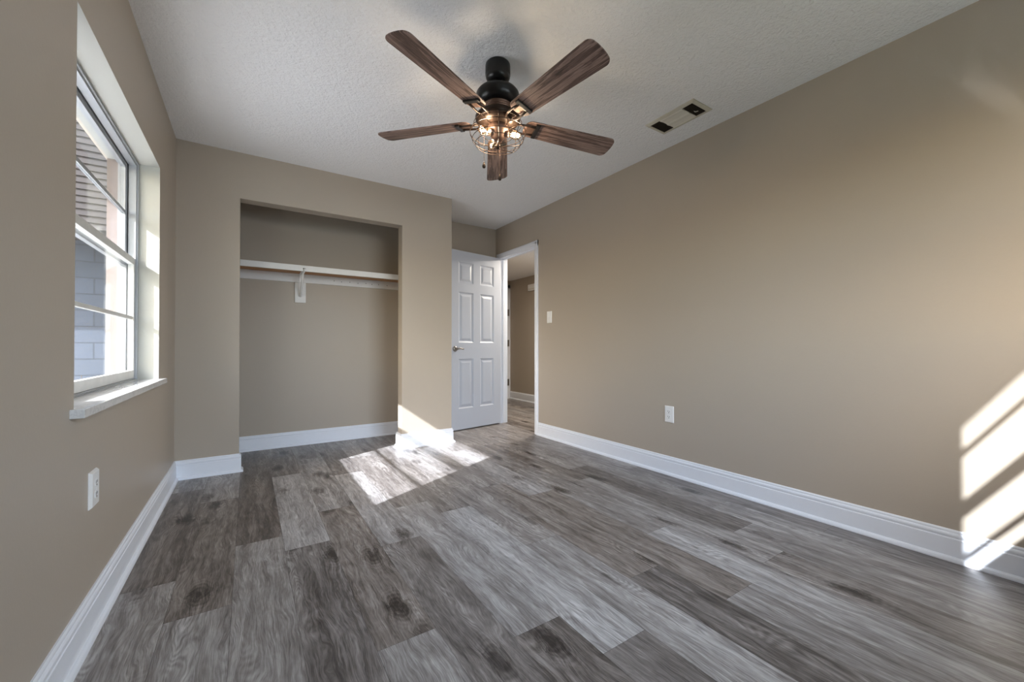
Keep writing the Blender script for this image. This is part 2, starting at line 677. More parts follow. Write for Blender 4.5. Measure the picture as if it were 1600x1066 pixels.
def wall_holes(name, axis, a0, a1, u0, u1, z0, z1, holes, mat, inner):
    """wall slab between planes a0..a1 of an axis with rectangular holes (u0,u1,z0,z1); inner = material of the reveals"""
    mb = MB()
    us = sorted({u0, u1, *[h[0] for h in holes], *[h[1] for h in holes]})
    zs = sorted({z0, z1, *[h[2] for h in holes], *[h[3] for h in holes]})
    b = bmesh.new()
    vc = {}

    def V(a, u_, z_):
        key = (a, u_, z_)
        if key not in vc:
            vc[key] = b.verts.new((a, u_, z_) if axis == 'x' else (u_, a, z_))
        return vc[key]

    def solid(i, q):
        if i < 0 or q < 0 or i >= len(us) - 1 or q >= len(zs) - 1:
            return None
        cu, cz = (us[i] + us[i + 1]) / 2, (zs[q] + zs[q + 1]) / 2
        return not any(h[0] < cu < h[1] and h[2] < cz < h[3] for h in holes)
    inner_faces = []
    for i in range(len(us) - 1):
        for q in range(len(zs) - 1):
            if not solid(i, q):
                continue
            U0, U1, Z0, Z1 = us[i], us[i + 1], zs[q], zs[q + 1]
            for a in (a0, a1):
                b.faces.new((V(a, U0, Z0), V(a, U1, Z0), V(a, U1, Z1), V(a, U0, Z1)))
            for di, dq, e in ((-1, 0, (U0, Z0, U0, Z1)), (1, 0, (U1, Z0, U1, Z1)), (0, -1, (U0, Z0, U1, Z0)), (0, 1, (U0, Z1, U1, Z1))):
                nb = solid(i + di, q + dq)
                if nb:
                    continue
                f = b.faces.new((V(a0, e[0], e[1]), V(a0, e[2], e[3]), V(a1, e[2], e[3]), V(a1, e[0], e[1])))
                if nb is False:
                    inner_faces.append(f)
    bmesh.ops.recalc_face_normals(b, faces=b.faces[:])
    me = bpy.data.meshes.new(name)
    for f in inner_faces:
        f.material_index = 1
    b.to_mesh(me)
    b.free()
    me.materials.append(mat)
    me.materials.append(inner)
    o = bpy.data.objects.new(name, me)
    COL.objects.link(o)
    return struct(o)


wall_holes('wall_left', 'x', XO, XL, YO, YB + WT, -0.05, H, [(WY0, WY1, WZ0, WZ1)], M['wall'], M['reveal'])
wall_holes('wall_rear', 'y', YO, YR, XL, XR, -0.05, H, [(RX0, RX1, RZ0, RZ1)], M['wall'], M['reveal'])
wall_holes('wall_right', 'x', XR, XR + WTR, YO, YB + WT, -0.05, H, [(DY0 - 0.02, DY1 + 0.02, -0.05, DZ + 0.02)], M['wall'], M['wall'])
struct(MB().box(XL, XR, YB, YB + WT, -0.05, H).build('wall_back', M['wall']))
wall_holes('wall_closet', 'y', YC, YC + WT, XL, XCOL, -0.05, H, [(XOP0, XOP1, -0.05, ZOP)], M['wall'], M['wall'])
struct(MB().box(XCOL - WT, XCOL, YC + WT, YB, -0.05, H).build('wall_closet_side', M['wall']))
# hall beyond the doorway
struct(MB().box(HX, HX + WT, 1.5, HY + WT, -0.05, HZ + 0.05).build('wall_hall', M['wall']))
struct(MB().box(XR + WTR, HX, HY, HY + WT, -0.05, HZ + 0.05).build('wall_hall_end', M['wall']))
struct(MB().box(XR + WTR, HX, 1.5 - WT, 1.5, -0.05, HZ + 0.05).build('wall_hall_near', M['wall']))
struct(MB().box(XR, XR + WTR, YB + WT, HY + WT, -0.05, HZ + 0.05).build('wall_hall_side', M['wall']))

# ------------------------------------------------------------------ baseboards
BB = [(0, 0), (0.029, 0), (0.029, 0.006), (0.026, 0.014), (0.020, 0.019), (0.015, 0.021), (0.015, 0.098), (0.0125, 0.101),
      (0.0125, 0.106), (0.0145, 0.109), (0.0145, 0.116), (0.012, 0.121), (0.009, 0.124), (0.009, 0.131), (0.005, 0.1365), (0, 0.1365)]
# travel so that the room lies to the left
struct(MB().sweep(BB, [(XL, YC - 0.001), (XL, YR)]).build('baseboard_left', M['trim']))
struct(MB().sweep(BB, [(XOP0, YC + 0.06), (XOP0, YC), (XL, YC)]).build('baseboard_closet_left', M['trim']))
struct(MB().sweep(BB, [(XCOL, YB - 0.03), (XCOL, YC), (XOP1, YC), (XOP1, YC + WT + 0.02)]).build('baseboard_closet_right', M['trim']))
struct(MB().sweep(BB, [(XCOL - WT, YB), (XL, YB)]).build('baseboard_closet_back', M['trim']))
struct(MB().sweep(BB, [(XR, YR), (XR, DY0 - 0.0585)]).build('baseboard_right', M['trim']))
struct(MB().sweep(BB, [(XR, YB), (XCOL, YB)]).build('baseboard_niche', M['trim']))
struct(MB().sweep(BB, [(XL, YR), (XR, YR)]).build('baseboard_rear', M['trim']))
struct(MB().sweep(BB, [(HX, 1.5), (HX, HY)]).build('baseboard_hall', M['trim']))

# ------------------------------------------------------------------ doorway casing, jambs
CW = 0.058
mb = MB()
cas = [(0, 0), (0.010, 0), (0.013, 0.006), (0.013, 0.016), (0.017, 0.024), (0.017, 0.044), (0.012, CW), (0, CW)]


def casing_leg(mb, y_in, sgn, z1):
    # profile runs from the opening outwards
    pts = [(XR - a, y_in + sgn * w) for a, w in cas]
    mb.prism(pts, 0.0, z1)


casing_leg(mb, DY0, -1, DZ + CW)
casing_leg(mb, DY1, 1, DZ + CW)
b = bmesh.new()
A = [b.verts.new((XR - a, DY0 - CW, DZ + w)) for a, w in cas]
B = [b.verts.new((XR - a, DY1 + CW, DZ + w)) for a, w in cas]
for q in range(len(cas)):
    w = (q + 1) % len(cas)
    b.faces.new((A[q], A[w], B[w], B[q]))
b.faces.new(A)
b.faces.new(B)
mb._merge(b, None, None)
# jambs and stops
mb.box(XR - 0.002, XR + WTR + 0.002, DY0 - 0.02, DY0, 0, DZ)
mb.box(XR - 0.002, XR + WTR + 0.002, DY1, DY1 + 0.02, 0, DZ)
mb.box(XR - 0.002, XR + WTR + 0.002, DY0 - 0.02, DY1 + 0.02, DZ, DZ + 0.02)
mb.box(XR + 0.045, XR + 0.080, DY1 - 0.011, DY1, 0, DZ)
mb.box(XR + 0.045, XR + 0.080, DY0, DY0 + 0.011, 0, DZ)
mb.box(XR + 0.045, XR + 0.080, DY0, DY1, DZ - 0.011, DZ)
# hall side casing
mb.box(XR + WTR, XR + WTR + 0.015, DY0 - CW, DY0 - 0.004, 0, DZ + CW)
mb.box(XR + WTR, XR + WTR + 0.015, DY1 + 0.004, DY1 + CW, 0, DZ + CW)
mb.box(XR + WTR, XR + WTR + 0.015, DY0 - CW, DY1 + CW, DZ + 0.004, DZ + CW)
struct(mb.build('trim_1', M['trim']))

# casing of the door at the hall's end
mb = MB()
mb.box(HX - 0.075, HX - 0.002, HY - 0.018, HY, 0.0, 2.09, None, 0.003)
mb.box(HX - 0.88, HX - 0.80, HY - 0.018, HY, 0.0, 2.09, None, 0.003)
mb.box(HX - 0.88, HX - 0.002, HY - 0.018, HY, 2.03, 2.09, None, 0.003)
t2 = struct(mb.build('trim_2', M['trim']))
mb = MB()
for z in (0.30, 1.02, 1.58):
    mb.box(HX - 0.080, HX - 0.030, HY - 0.022, HY - 0.0185, z - 0.06, z + 0.06)
mb.build('hinge', M['nickel'], t2)

# ------------------------------------------------------------------ door leaf
DW, DH, DT = 0.748, 2.030, 0.035


def door_leaf():
    b = bmesh.new()
    st, mu = 0.112, 0.10
    pw = (DW - 2 * st - mu) / 2
    xs = [0, st, st + pw, st + pw + mu, DW - st, DW]
    zs = [0, 0.235, 0.800, 0.985, 1.560, 1.665, 1.905, DH]
    for side in (0, 1):
        y0 = 0.0 if side == 0 else DT
        sg = 1 if side == 0 else -1

        def V(x, z, d=0.0):
            return b.verts.new((x, y0 + sg * d, z))
        for i in range(5):
            for q in range(7):
                x0, x1, z0, z1 = xs[i], xs[i + 1], zs[q], zs[q + 1]
                if i in (1, 3) and q in (1, 3, 5):
                    rings = []
                    for ins, dep in ((0, 0), (0.004, 0.003), (0.012, 0.0085), (0.018, 0.0095), (0.024, 0.0095), (0.044, 0.003), (0.048, 0.002)):
                        rings.append([V(x0 + ins, z0 + ins, dep), V(x1 - ins, z0 + ins, dep), V(x1 - ins, z1 - ins, dep), V(x0 + ins, z1 - ins, dep)])
                    for A, B in zip(rings, rings[1:]):
                        for e in range(4):
                            w = (e + 1) % 4
                            b.faces.new((A[e], A[w], B[w], B[e]))
                    b.faces.new(rings[-1])
                else:
                    b.faces.new((V(x0, z0), V(x1, z0), V(x1, z1), V(x0, z1)))
    for x in (0, DW):
        b.faces.new([b.verts.new(q) for q in ((x, 0, 0), (x, DT, 0), (x, DT, DH), (x, 0, DH))])
    for z in (0, DH):
        b.faces.new([b.verts.new(q) for q in ((0, 0, z), (DW, 0, z), (DW, DT, z), (0, DT, z))])
    bmesh.ops.remove_doubles(b, verts=b.verts[:], dist=0.0002)
    bmesh.ops.recalc_face_normals(b, faces=b.faces[:])
    return b


mb = MB()
mb._merge(door_leaf(), None, None)
door = mb.build('door_1', M['door'])
struct(door)
# local x runs from hinge to latch, local y = 0 is the face towards the camera
DOOR_ANG = math.atan2(-0.1803, -0.9836)
door.location = (2.606, DY1 - 0.006, 0.014)
# rotate so that local +x follows the leaf; local -y must face the camera: mirror by flipping the leaf upside via rotation
door.rotation_euler = (0, 0, DOOR_ANG)


def lever(side):
    y = DT if side > 0 else 0.0
    mb = MB()
    rot = Matrix.Translation((DW - 0.062, y, 0.914)) @ Matrix.Rotation(-pi / 2 * side, 4, 'X')
    mb.lathe([(0.0, 0.0), (0.031, 0.0), (0.032, 0.004), (0.029, 0.009), (0.018, 0.012), (0.013, 0.016), (0.0115, 0.045), (0.0, 0.047)], None, rot, 32)
    yy = y + side * 0.042
    px = DW - 0.062
    pts = [(px + 0.004, yy, 0.914), (px - 0.02, yy + side * .004, 0.917), (px - 0.044, yy + side * .006, 0.919), (px - 0.068, yy + side * .004, 0.914), (px - 0.088, yy, 0.911), (px - 0.098, yy - side * .004, 0.915)]
    mb.tube(pts, [0.010, 0.0095, 0.008, 0.0075, 0.0065, 0.004], None, 12)
    return mb


h = lever(1).build('door_handle', M['nickel'], door)
h['label'] = 'aged nickel lever handle with round rose'
lever(-1).build('door_handle', M['nickel'], door)
for z in (0.20, 1.0, 1.80):
    mb = MB()
    mb.lathe([(0, -0.045), (0.006, -0.045), (0.006, 0.045), (0, 0.045)], None, Matrix.Translation((-0.004, -0.004, z)), 16)
    mb.box(-0.0015, 0.001, 0.0, DT - 0.004, z - 0.044, z + 0.044)
    mb.build('hinge', M['nickel'], door)

# ------------------------------------------------------------------ windows


def window(name, mapf, u0, u1, z0, z1, rows_lower, rows_upper, zmeet, lift=-0.020, rail=0.034):
    """single-hung aluminium window. mapf maps (u, d, z): u along the wall, d depth from the glass plane towards the room"""
    def bx(mb, ua, ub, da, db, za, zb, m=None):
        p, q = mapf(ua, da, za), mapf(ub, db, zb)
        mb.box(min(p[0], q[0]), max(p[0], q[0]), min(p[1], q[1]), max(p[1], q[1]), za, zb, m, 0.0)
    root = None
    mb = MB()
    fw = 0.026
    # outer frame: two tracks with a dark gasket between
    for (da, db, w) in ((-0.060, -0.022, fw), (-0.016, 0.016, fw * 0.8), (0.016, 0.024, fw * 0.45)):
        bx(mb, u0, u0 + w, da, db, z0, z1, M['alu'])
        bx(mb, u1 - w, u1, da, db, z0, z1, M['alu'])
        bx(mb, u0 + w, u1 - w, da, db, z1 - w, z1, M['alu'])
        bx(mb, u0 + w, u1 - w, da, db, z0, z0 + w * 0.7, M['alu'])
    bx(mb, u0, u0 + 0.010, -0.022, -0.016, z0, z1, M['rubber'])
    bx(mb, u1 - 0.010, u1, -0.022, -0.016, z0, z1, M['rubber'])
    bx(mb, u0, u1, -0.022, -0.016, z1 - 0.010, z1, M['rubber'])
    root = mb.build(name)
    struct(root)

    def sash(sname, da, db, za, zb, top, bot, rows, side, mat):
        m2 = MB()
        a, b_ = u0 + 0.012, u1 - 0.012
        bx(m2, a, a + side, da, db, za, zb)
        bx(m2, b_ - side, b_, da, db, za, zb)
        bx(m2, a + side, b_ - side, da, db, zb - top, zb)
        bx(m2, a + side, b_ - side, da, db, za, za + bot)
        so = m2.build(sname, mat, root)
        g0, g1 = za + bot, zb - top
        mid = (da + db) / 2
        for r in rows:
            m3 = MB()
            bx(m3, a + side, b_ - side, mid - 0.008, mid + 0.008, r - 0.009, r + 0.009)
            m3.build('muntin', mat, so)
        zz = [g0] + list(rows) + [g1]
        for q in range(len(zz) - 1):
            m4 = MB()
            lo = zz[q] + (0.009 if q else 0)
            hi = zz[q + 1] - (0.009 if q < len(zz) - 2 else 0)
            bx(m4, a + side, b_ - side, mid - 0.0015, mid + 0.0015, lo, hi)
            m4.build('pane', M['glass'], so)
        return so
    sash('upper_sash', -0.046, -0.026, zmeet + lift, z1 - 0.020, 0.022, rail, rows_upper, 0.026, M['alu'])
    sash('lower_sash', -0.012, 0.012, z0 + 0.016, zmeet + 0.024, 0.036, 0.044, rows_lower, 0.028, M['alu_white'])
    return root


win1 = window('window_1', lambda u_, d, z: (XG + d, u_, z), WY0, WY1, 0.758, WZ1, [1.112], [1.708], 1.425)
win2 = window('window_2', lambda u_, d, z: (u_, YG + d, z), RX0, RX1, 1.01, RZ1, [1.305], [1.82], 1.522, 0.026, 0.030)
# marble stools, resting on the masonry under each sash
mb = MB()
mb.prism([(XG - 0.06, WY0 + 0.001), (XL, WY0 + 0.001), (XL, WY0 - 0.035), (XL + 0.032, WY0 - 0.035), (XL + 0.032, WY1 + 0.050),
          (XL, WY1 + 0.050), (XL, WY1 - 0.001), (XG - 0.06, WY1 - 0.001)], 0.7352, 0.7625, None, None, 0.002)
o = mb.build('window_sill', M['marble'], win1)
o['label'] = 'polished pale marble sill slab'
mb = MB()
mb.prism([(RX0 + 0.001, YG - 0.06), (RX0 + 0.001, YR), (RX0 - 0.035, YR), (RX0 - 0.035, YR + 0.030), (RX1 + 0.035, YR + 0.030),
          (RX1 + 0.035, YR), (RX1 - 0.001, YR), (RX1 - 0.001, YG - 0.06)], 0.98, 1.01, None, None, 0.002)
mb.build('window_sill', M['marble'], win2)
# stop added unseen outside the near jamb to narrow the sun patch
struct(MB().box(XO - 0.02, XG - 0.062, WY0, WY0 + 0.095, WZ0, WZ1).build('trim_sun_stop', M['reveal']))

struct(MB().box(XO - 0.004, XG - 0.062, WY1 - 0.005, WY1 + 0.001, WZ0, WZ1).build('trim_4', M['stucco']))

# ------------------------------------------------------------------ outside
struct(MB().box(-14, 14, -14, 16, -0.40, -0.25).build('ground', M['ground']))
struct(MB().box(-6.0, XO, -0.3, 7.0, -0.25, -0.20).build('bounce_slab', M['bounce']))  # slab added out of view, pale so sunlight bounces up to the ceiling
struct(MB().box(-0.965, XO - 0.001, -0.90, 6.24, 2.46, 2.60).box(-1.60, -0.965, -0.9, 3.3, 2.438, 2.60).build('roof_eave_and_sun_stop', M['soffit']))  # wider near part is added out of view to cut the sun
struct(MB().box(XO, 6, -0.862, YO, 2.46, 2.60).build('roof_eave_rear', M['soffit']))
struct(MB().box(-6, XO, 7.0, 7.15, -0.25, 2.249).build('wall_wing', M['block']))
mb = MB()
for i in range(42):
    z = 2.25 + i * 0.072
    mb.prism([(6.285, z), (6.260, z), (6.278, z + 0.079), (6.285, z + 0.079)], -6, XO - 0.001, None,
             Matrix(((0, 0, 1, 0), (1, 0, 0, 0), (0, 1, 0, 0), (0, 0, 0, 1))))
mb.box(-6, XO, 6.285, 7.15, 2.25, 5.3)
struct(mb.build('wall_wing_siding', M['siding']))

sh = empty('shrub', (-1.17, 4.6, -0.20))
tag(sh, 'small green leafy shrub outside the window, against the painted block wall', 'shrub')
rs = random.Random(5)
mbs, mbl = MB(), MB()
for i in range(26):
    a = rs.uniform(0, 2 * pi)
    ln = rs.uniform(0.45, 0.97)
    tip = Vector((cos(a) * ln * 0.35, sin(a) * ln * 0.35, ln))
    mbs.tube([(0, 0, 0), tip * 0.5 + Vector((0, 0, 0.05)), tip], [0.006, 0.004, 0.002], None, 5)
    for q in range(9):
        p = tip * rs.uniform(0.35, 1.0)
        d = Vector((rs.uniform(-1, 1), rs.uniform(-1, 1), rs.uniform(-.3, .8))).normalized()
        sd = d.cross(Vector((0, 0, 1))).normalized()
        up = sd.cross(d) * 0.012
        L = rs.uniform(0.05, 0.10)
        bb = bmesh.new()
        pts = [p, p + d * L * .4 + sd * L * .22 + up, p + d * L, p + d * L * .4 - sd * L * .22 + up]
        q1 = [bb.verts.new(x) for x in pts]
        q2 = bb.verts.new(p + d * L * .45 - up * .5)
        for e in range(4):
            bb.faces.new((q1[e], q1[(e + 1) % 4], q2))
        bb.faces.new(q1)
        mbl._merge(bb, None, None)
mbs.build('stems', M['stem'], sh)
mbl.build('foliage', M['leaf'], sh)

# ------------------------------------------------------------------ closet shelf
SX0, SX1 = XL, XCOL - WT
YS = 4.07
mb = MB()
mb.box(SX0, SX1, YS + 0.019, YB - 0.001, 1.6555, 1.674, M['bare_wood'])
shelf = mb.build('closet_shelf')
tag(shelf, 'long white closet shelf with bare wood underside above the hanging bracket', 'shelf')
mb = MB()
mb.box(SX0, SX1, YS + 0.019, YB - 0.001, 1.6741, 1.680)
mb.build('shelf_top', M['white'], shelf)
mb = MB()
mb.box(SX0, SX1, YS, YS + 0.019, 1.632, 1.684, None, 0.002)
mb.build('front_edge', M['white'], shelf)
cleat = MB()
cleat.box(SX0, SX1, YB - 0.019, YB, 1.572, 1.655, M['white'], 0.0015)
for i, x in enumerate((0.72, 0.79, 0.87, 0.95, 1.03, 1.09, 1.16, 1.25)):
    cleat.lathe([(0, 0), (0.0042, 0), (0.0042, 0.0012), (0, 0.0012)], M['dark_slot'],
                Matrix.Translation((x, YB - 0.0190, 1.614 - 0.004 * (i % 2))) @ Matrix.Rotation(pi / 2, 4, 'X'), 10)
cleat = cleat.build('closet_cleat')
tag(cleat, 'white wall cleat with nail holes running along the closet back under the shelf', 'cleat')

bx_ = 0.418
brk = empty('shelf_bracket', (bx_, YB, 1.385))
tag(brk, 'white metal shelf bracket on a backing board in the closet', 'bracket')
MB().box(-0.047, 0.047, -0.019, 0.0, -0.008, 0.186, None, 0.001).build('backing_board', M['white'], brk)
mb = MB()
mb.box(-0.012, 0.012, -0.024, -0.0192, 0.045, 0.186, None, 0.001)
mb.box(-0.012, 0.012, -0.0262, -0.0212, 0.187, 0.2690, None, 0.001)
mb.box(-0.010, 0.010, -0.305, -0.0262, 0.2640, 0.2690, None, 0.001)
mb.tube([(0, -0.028, 0.058), (0, -0.06, 0.075), (0, -0.16, 0.175), (0, -0.25, 0.258)], [0.009, 0.010, 0.010, 0.008], None, 10)
mb.lathe([(0, 0), (0.016, 0), (0.014, 0.008), (0, 0.010)], None, Matrix.Translation((0, -0.024, 0.060)) @ Matrix.Rotation(pi / 2, 4, 'X'), 20)
mb.build('arm', M['plastic'], brk)
mb = MB()
mb.tube([(0, -0.296, 0.2590), (0, -0.304, 0.240), (0, -0.318, 0.2335), (0, -0.336, 0.2335), (0, -0.347, 0.243), (0, -0.350, 0.268)], 0.005, None, 10)
mb.build('rod_hook', M['plastic'], brk)
MB().box(-0.010, 0.010, -0.3335, -0.3285, 0.266, 0.274, None, 0.001).build('screw', M['dark_slot'], brk)


# ------------------------------------------------------------------ wall plates
def plate_mb(w, h_, t_=0.0065):
    mb = MB()
    b = bmesh.new()
    rows = []
    for ins, d in ((0, 0), (0, 0.002), (0.002, 0.005), (0.006, t_)):
        rows.append([b.verts.new(q) for q in ((-w / 2 + ins, -d, -h_ / 2 + ins), (w / 2 - ins, -d, -h_ / 2 + ins), (w / 2 - ins, -d, h_ / 2 - ins), (-w / 2 + ins, -d, h_ / 2 - ins))])
    for A, B in zip(rows, rows[1:]):
        for e in range(4):
            w_ = (e + 1) % 4
            b.faces.new((A[e], A[w_], B[w_], B[e]))
    b.faces.new(rows[0])
    b.faces.new(rows[-1])
    mb._merge(b, None, None)
    return mb


def outlet(name, loc, rz, label, w=0.076, t_=0.0065):
    r = empty(name, loc, rz)
    tag(r, label, 'outlet')
    plate_mb(w, 0.122, t_).build('cover_plate', M['plastic'], r)
    for z in (0.0195, -0.0195):
        mb = MB()
        pts = []
        for i in range(24):
            a = 2 * pi * i / 24
            pts.append((max(-0.0145, min(0.0145, 0.0172 * cos(a))), 0.0135 * sin(a)))
        mb.prism(pts, 0, 0.0025, None, Matrix.Translation((0, -t_ + 0.0004, z)) @ Matrix.Rotation(pi / 2, 4, 'X'), 0.0006)
        f_ = mb.build('receptacle', M['plastic'], r)
        mb = MB()
        mb.box(-0.0078, -0.0052, -t_ - 0.0026, -t_ - 0.0018, z - 0.001, z + 0.008)
        mb.box(0.0052, 0.0078, -t_ - 0.0026, -t_ - 0.0018, z - 0.001, z + 0.007)
        mb.lathe([(0, 0), (0.003, 0), (0.003, 0.0008), (0, 0.0008)], None, Matrix.Translation((0, -t_ - 0.0018, z - 0.0075)) @ Matrix.Rotation(pi / 2, 4, 'X'), 14)
        mb.build('slots', M['dark_slot'], f_)
    mb = MB()
    mb.lathe([(0, 0), (0.0032, 0), (0.0025, 0.0012), (0, 0.0014)], None, Matrix.Translation((0, -t_ + 0.0002, 0)) @ Matrix.Rotation(pi / 2, 4, 'X'), 14)
    mb.build('screw', M['plastic'], r)
    return r


# local -y points into the room
outlet('wall_outlet', (XR, 1.877, 0.448), -pi / 2, 'white duplex outlet low on the long right wall')
outlet('wall_outlet', (XL, 1.915, 0.471), pi / 2, 'white outlet low on the left wall below the window', 0.080, 0.010)
sw = empty('light_switch', (XR, 3.305, 1.259), -pi / 2)
tag(sw, 'white light switch on the wall right of the doorway', 'light switch')
plate_mb(0.076, 0.122).build('cover_plate', M['plastic'], sw)
mb = MB()
mb.prism([(-0.0066, 0.034), (-0.0105, 0.0), (-0.0075, -0.034), (-0.0062, -0.034), (-0.0062, 0.034)], -0.0165, 0.0165, None,
         Matrix(((0, 0, 1, 0), (1, 0, 0, 0), (0, 1, 0, 0), (0, 0, 0, 1))), 0.0)
mb.build('rocker', M['plastic'], sw)

ch = empty('door_chime', (HX, 5.51, 1.96), -pi / 2)
tag(ch, 'small white box mounted high on the hallway wall', 'chime')
MB().box(-0.13, 0.10, -0.045, 0, -0.055, 0.055, None, 0.006).build('cover', M['plastic'], ch)
MB().box(-0.11, 0.08, -0.0465, -0.045, -0.036, -0.030).box(-0.11, 0.08, -0.0465, -0.045, -0.024, -0.018).build('slots', M['vent'], ch)

# ------------------------------------------------------------------ ceiling vent
VX0, VX1, VY0, VY1 = 2.227, 2.430, 1.420, 1.775
vt = empty('ceiling_vent', ((VX0 + VX1) / 2, (VY0 + VY1) / 2, H))
tag(vt, 'cream metal air vent set in the ceiling near the right wall', 'vent')
hw, hl_ = (VX1 - VX0) / 2, (VY1 - VY0) / 2
b = bmesh.new()
rows = []
for ins, z in ((0, -0.0002), (0.002, -0.004), (0.020, -0.010), (0.024, -0.010), (0.026, -0.0015)):
    rows.append([b.verts.new(q) for q in ((-hw + ins, -hl_ + ins, z), (hw - ins, -hl_ + ins, z), (hw - ins, hl_ - ins, z), (-hw + ins, hl_ - ins, z))])
for A, B in zip(rows, rows[1:]):
    for e in range(4):
        w = (e + 1) % 4
        b.faces.new((A[e], A[w], B[w], B[e]))
mb = MB()
mb._merge(b, None, None)
mb.build('frame', M['vent'], vt)
iw, il = hw - 0.025, hl_ - 0.025
MB().box(-iw, iw, -il, il, -0.0022, -0.0004).build('duct_opening', M['vent_dark'], vt)
ce = il * 0.53
for i in range(2):
    x0 = -iw + i * iw
    x1 = x0 + iw
    mb = MB()
    prof = [(x0 + 0.0003, -0.0085), (x0 + 0.008, -0.0102), (x0 + 0.020, -0.0088), ((x0 + x1) / 2, -0.0062), (x1 - 0.010, -0.0056), (x1 - 0.0003, -0.0072), (x1 - 0.0003, -0.0030), (x0 + 0.0003, -0.0030)]
    mb.prism(prof, -ce, ce, None, Matrix(((1, 0, 0, 0), (0, 0, 1, 0), (0, 1, 0, 0), (0, 0, 0, 1))))
    mb.build('louver', M['vent_blade'], vt)
for sgn in (-1, 1):
    mb = MB()
    n_ = 9
    for i in range(n_):
        y = sgn * (ce + 0.006 + (il - ce - 0.008) * i / (n_ - 1))
        mb.box(-iw, iw, y - 0.0006, y + 0.0006, -0.0075, -0.0023)
    mb.build('end_fins', M['vent_dark'], vt)
mb = MB()
mb.tube([(0.012, -il + 0.045, -0.004), (0.018, -il + 0.040, -0.012), (0.022, -il + 0.022, -0.014)], 0.0025, None, 8)
mb.build('damper_lever', M['vent_blade'], vt)

# ------------------------------------------------------------------ ceiling fan
FX, FY = 1.0954, 1.8138
ZB = 2.1367 - H                     # blade plane, local
fan = empty('ceiling_fan', (FX, FY, H))
tag(fan, 'five-blade brown wood ceiling fan with black motor and caged light', 'ceiling fan')
mb = MB()
mb.lathe([(0, 0), (0.060, 0), (0.064, -0.004), (0.066, -0.012), (0.066, -0.060), (0.062, -0.066), (0.064, -0.070), (0.058, -0.084), (0.046, -0.094), (0.034, -0.098), (0.030, -0.094), (0, -0.094)], None, None, 64)
mb.build('canopy', M['black'], fan)
mb = MB()
mb.lathe([(0, -0.090), (0.022, -0.092), (0.024, -0.100), (0.020, -0.112), (0.016, -0.116), (0.016, -0.140), (0, -0.140)], None, None, 32)
mb.build('hanger_ball', M['black'], fan)
mb = MB()
mb.lathe([(0, -0.130), (0.040, -0.132), (0.078, -0.138), (0.104, -0.150), (0.113, -0.162), (0.1145, -0.169), (0.112, -0.175), (0.110, -0.190), (0.102, -0.208), (0.086, -0.222), (0, -0.222)], None, None, 64)
mb.build('motor_housing', M['black'], fan)
mb = MB()
prof = [(0, -0.220), (0.076, -0.220)]
for i in range(5):
    z = -0.222 - i * 0.0105
    prof += [(0.074, z), (0.0775, z - 0.003), (0.0775, z - 0.007), (0.074, z - 0.010)]
prof += [(0.070, -0.277), (0, -0.277)]
mb.lathe(prof, None, None, 64)
mb.build('copper_collar', M['copper'], fan)
mb = MB()
mb.lathe([(0, -0.275), (0.088, -0.275), (0.114, -0.279), (0.119, -0.286), (0.116, -0.300), (0.100, -0.318), (0.078, -0.328), (0.058, -0.332), (0, -0.332)], None, None, 64)
mb.build('lower_housing', M['bronze'], fan)
mb = MB()
mb.lathe([(0, -0.330), (0.052, -0.330), (0.056, -0.336), (0.056, -0.356), (0.052, -0.362), (0.046, -0.366), (0.034, -0.392), (0.020, -0.402), (0, -0.402)], None, None, 48)
mb.build('light_fitter', M['copper'], fan)

# blades
BL0, BL1 = 0.150, 0.690
W0, W1 = 0.112, 0.142


def blade_outline():
    pts = []

    def corner(cx, cy_, r, a0, a1, n=7):
        for i in range(n + 1):
            a = radians(a0 + (a1 - a0) * i / n)
            pts.append((cx + r * cos(a), cy_ + r * sin(a)))
    r1, r0 = 0.032, 0.040
    # tip slightly bowed
    corner(BL1 - r1, W1 / 2 - r1, r1, 90, 15)
    for y in (0.026, 0.0, -0.026):
        pts.append((BL1 + 0.004 - (y / 0.07) ** 2 * 0.010, y))
    corner(BL1 - r1, -W1 / 2 + r1, r1, -15, -90)
    corner(BL0 + r0, -W0 / 2 + r0, r0, -90, -180)
    corner(BL0 + r0, W0 / 2 - r0, r0, 180, 90)
    return pts


PITCH = radians(12.5)
PH = radians(-156.7)
tiltm = Matrix.Rotation(PITCH, 4, 'X')
blade = None
for kk in range(5):
    a = PH + kk * 2 * pi / 5
    if blade is None:
        mb = MB()
        mb.prism(blade_outline(), -0.003, 0.003, None, None, 0.0012)
        blade = mb.build('blade', M['blade'], fan)
        mb = MB()
        # iron: hub tongue, two arms, cross bar and pads under the blade root
        mb.box(0.062, 0.098, -0.022, 0.022, -0.010, -0.0045, None, 0.001)
        for sg in (-1, 1):
            mb.tube([(0.090, sg * 0.016, -0.0085), (0.130, sg * 0.030, -0.013), (0.165, sg * 0.031, -0.011), (0.215, sg * 0.026, -0.0085)], 0.0055, M['bronze'], 8)
        mb.box(0.205, 0.228, -0.048, 0.048, -0.0135, -0.0034, M['black'], 0.002)
        mb.box(0.160, 0.205, -0.016, 0.016, -0.0065, -0.0034, M['copper'], 0.001)
        iron = mb.build('blade_iron', None, blade)
        first_iron = iron
    else:
        nb = blade.copy()
        COL.objects.link(nb)
        nb.parent = fan
        ni = first_iron.copy()
        COL.objects.link(ni)
        ni.parent = nb
    ob = blade if kk == 0 else nb
    mat = Matrix.Translation((0, 0, ZB - (0.0, 0.014, 0.0, 0.006, 0.0)[kk])) @ Matrix.Rotation(0.032, 4, 'Y') @ Matrix.Rotation(a, 4, 'Z') @ Matrix.Rotation(-PITCH, 4, 'X')
    ob.matrix_local = mat

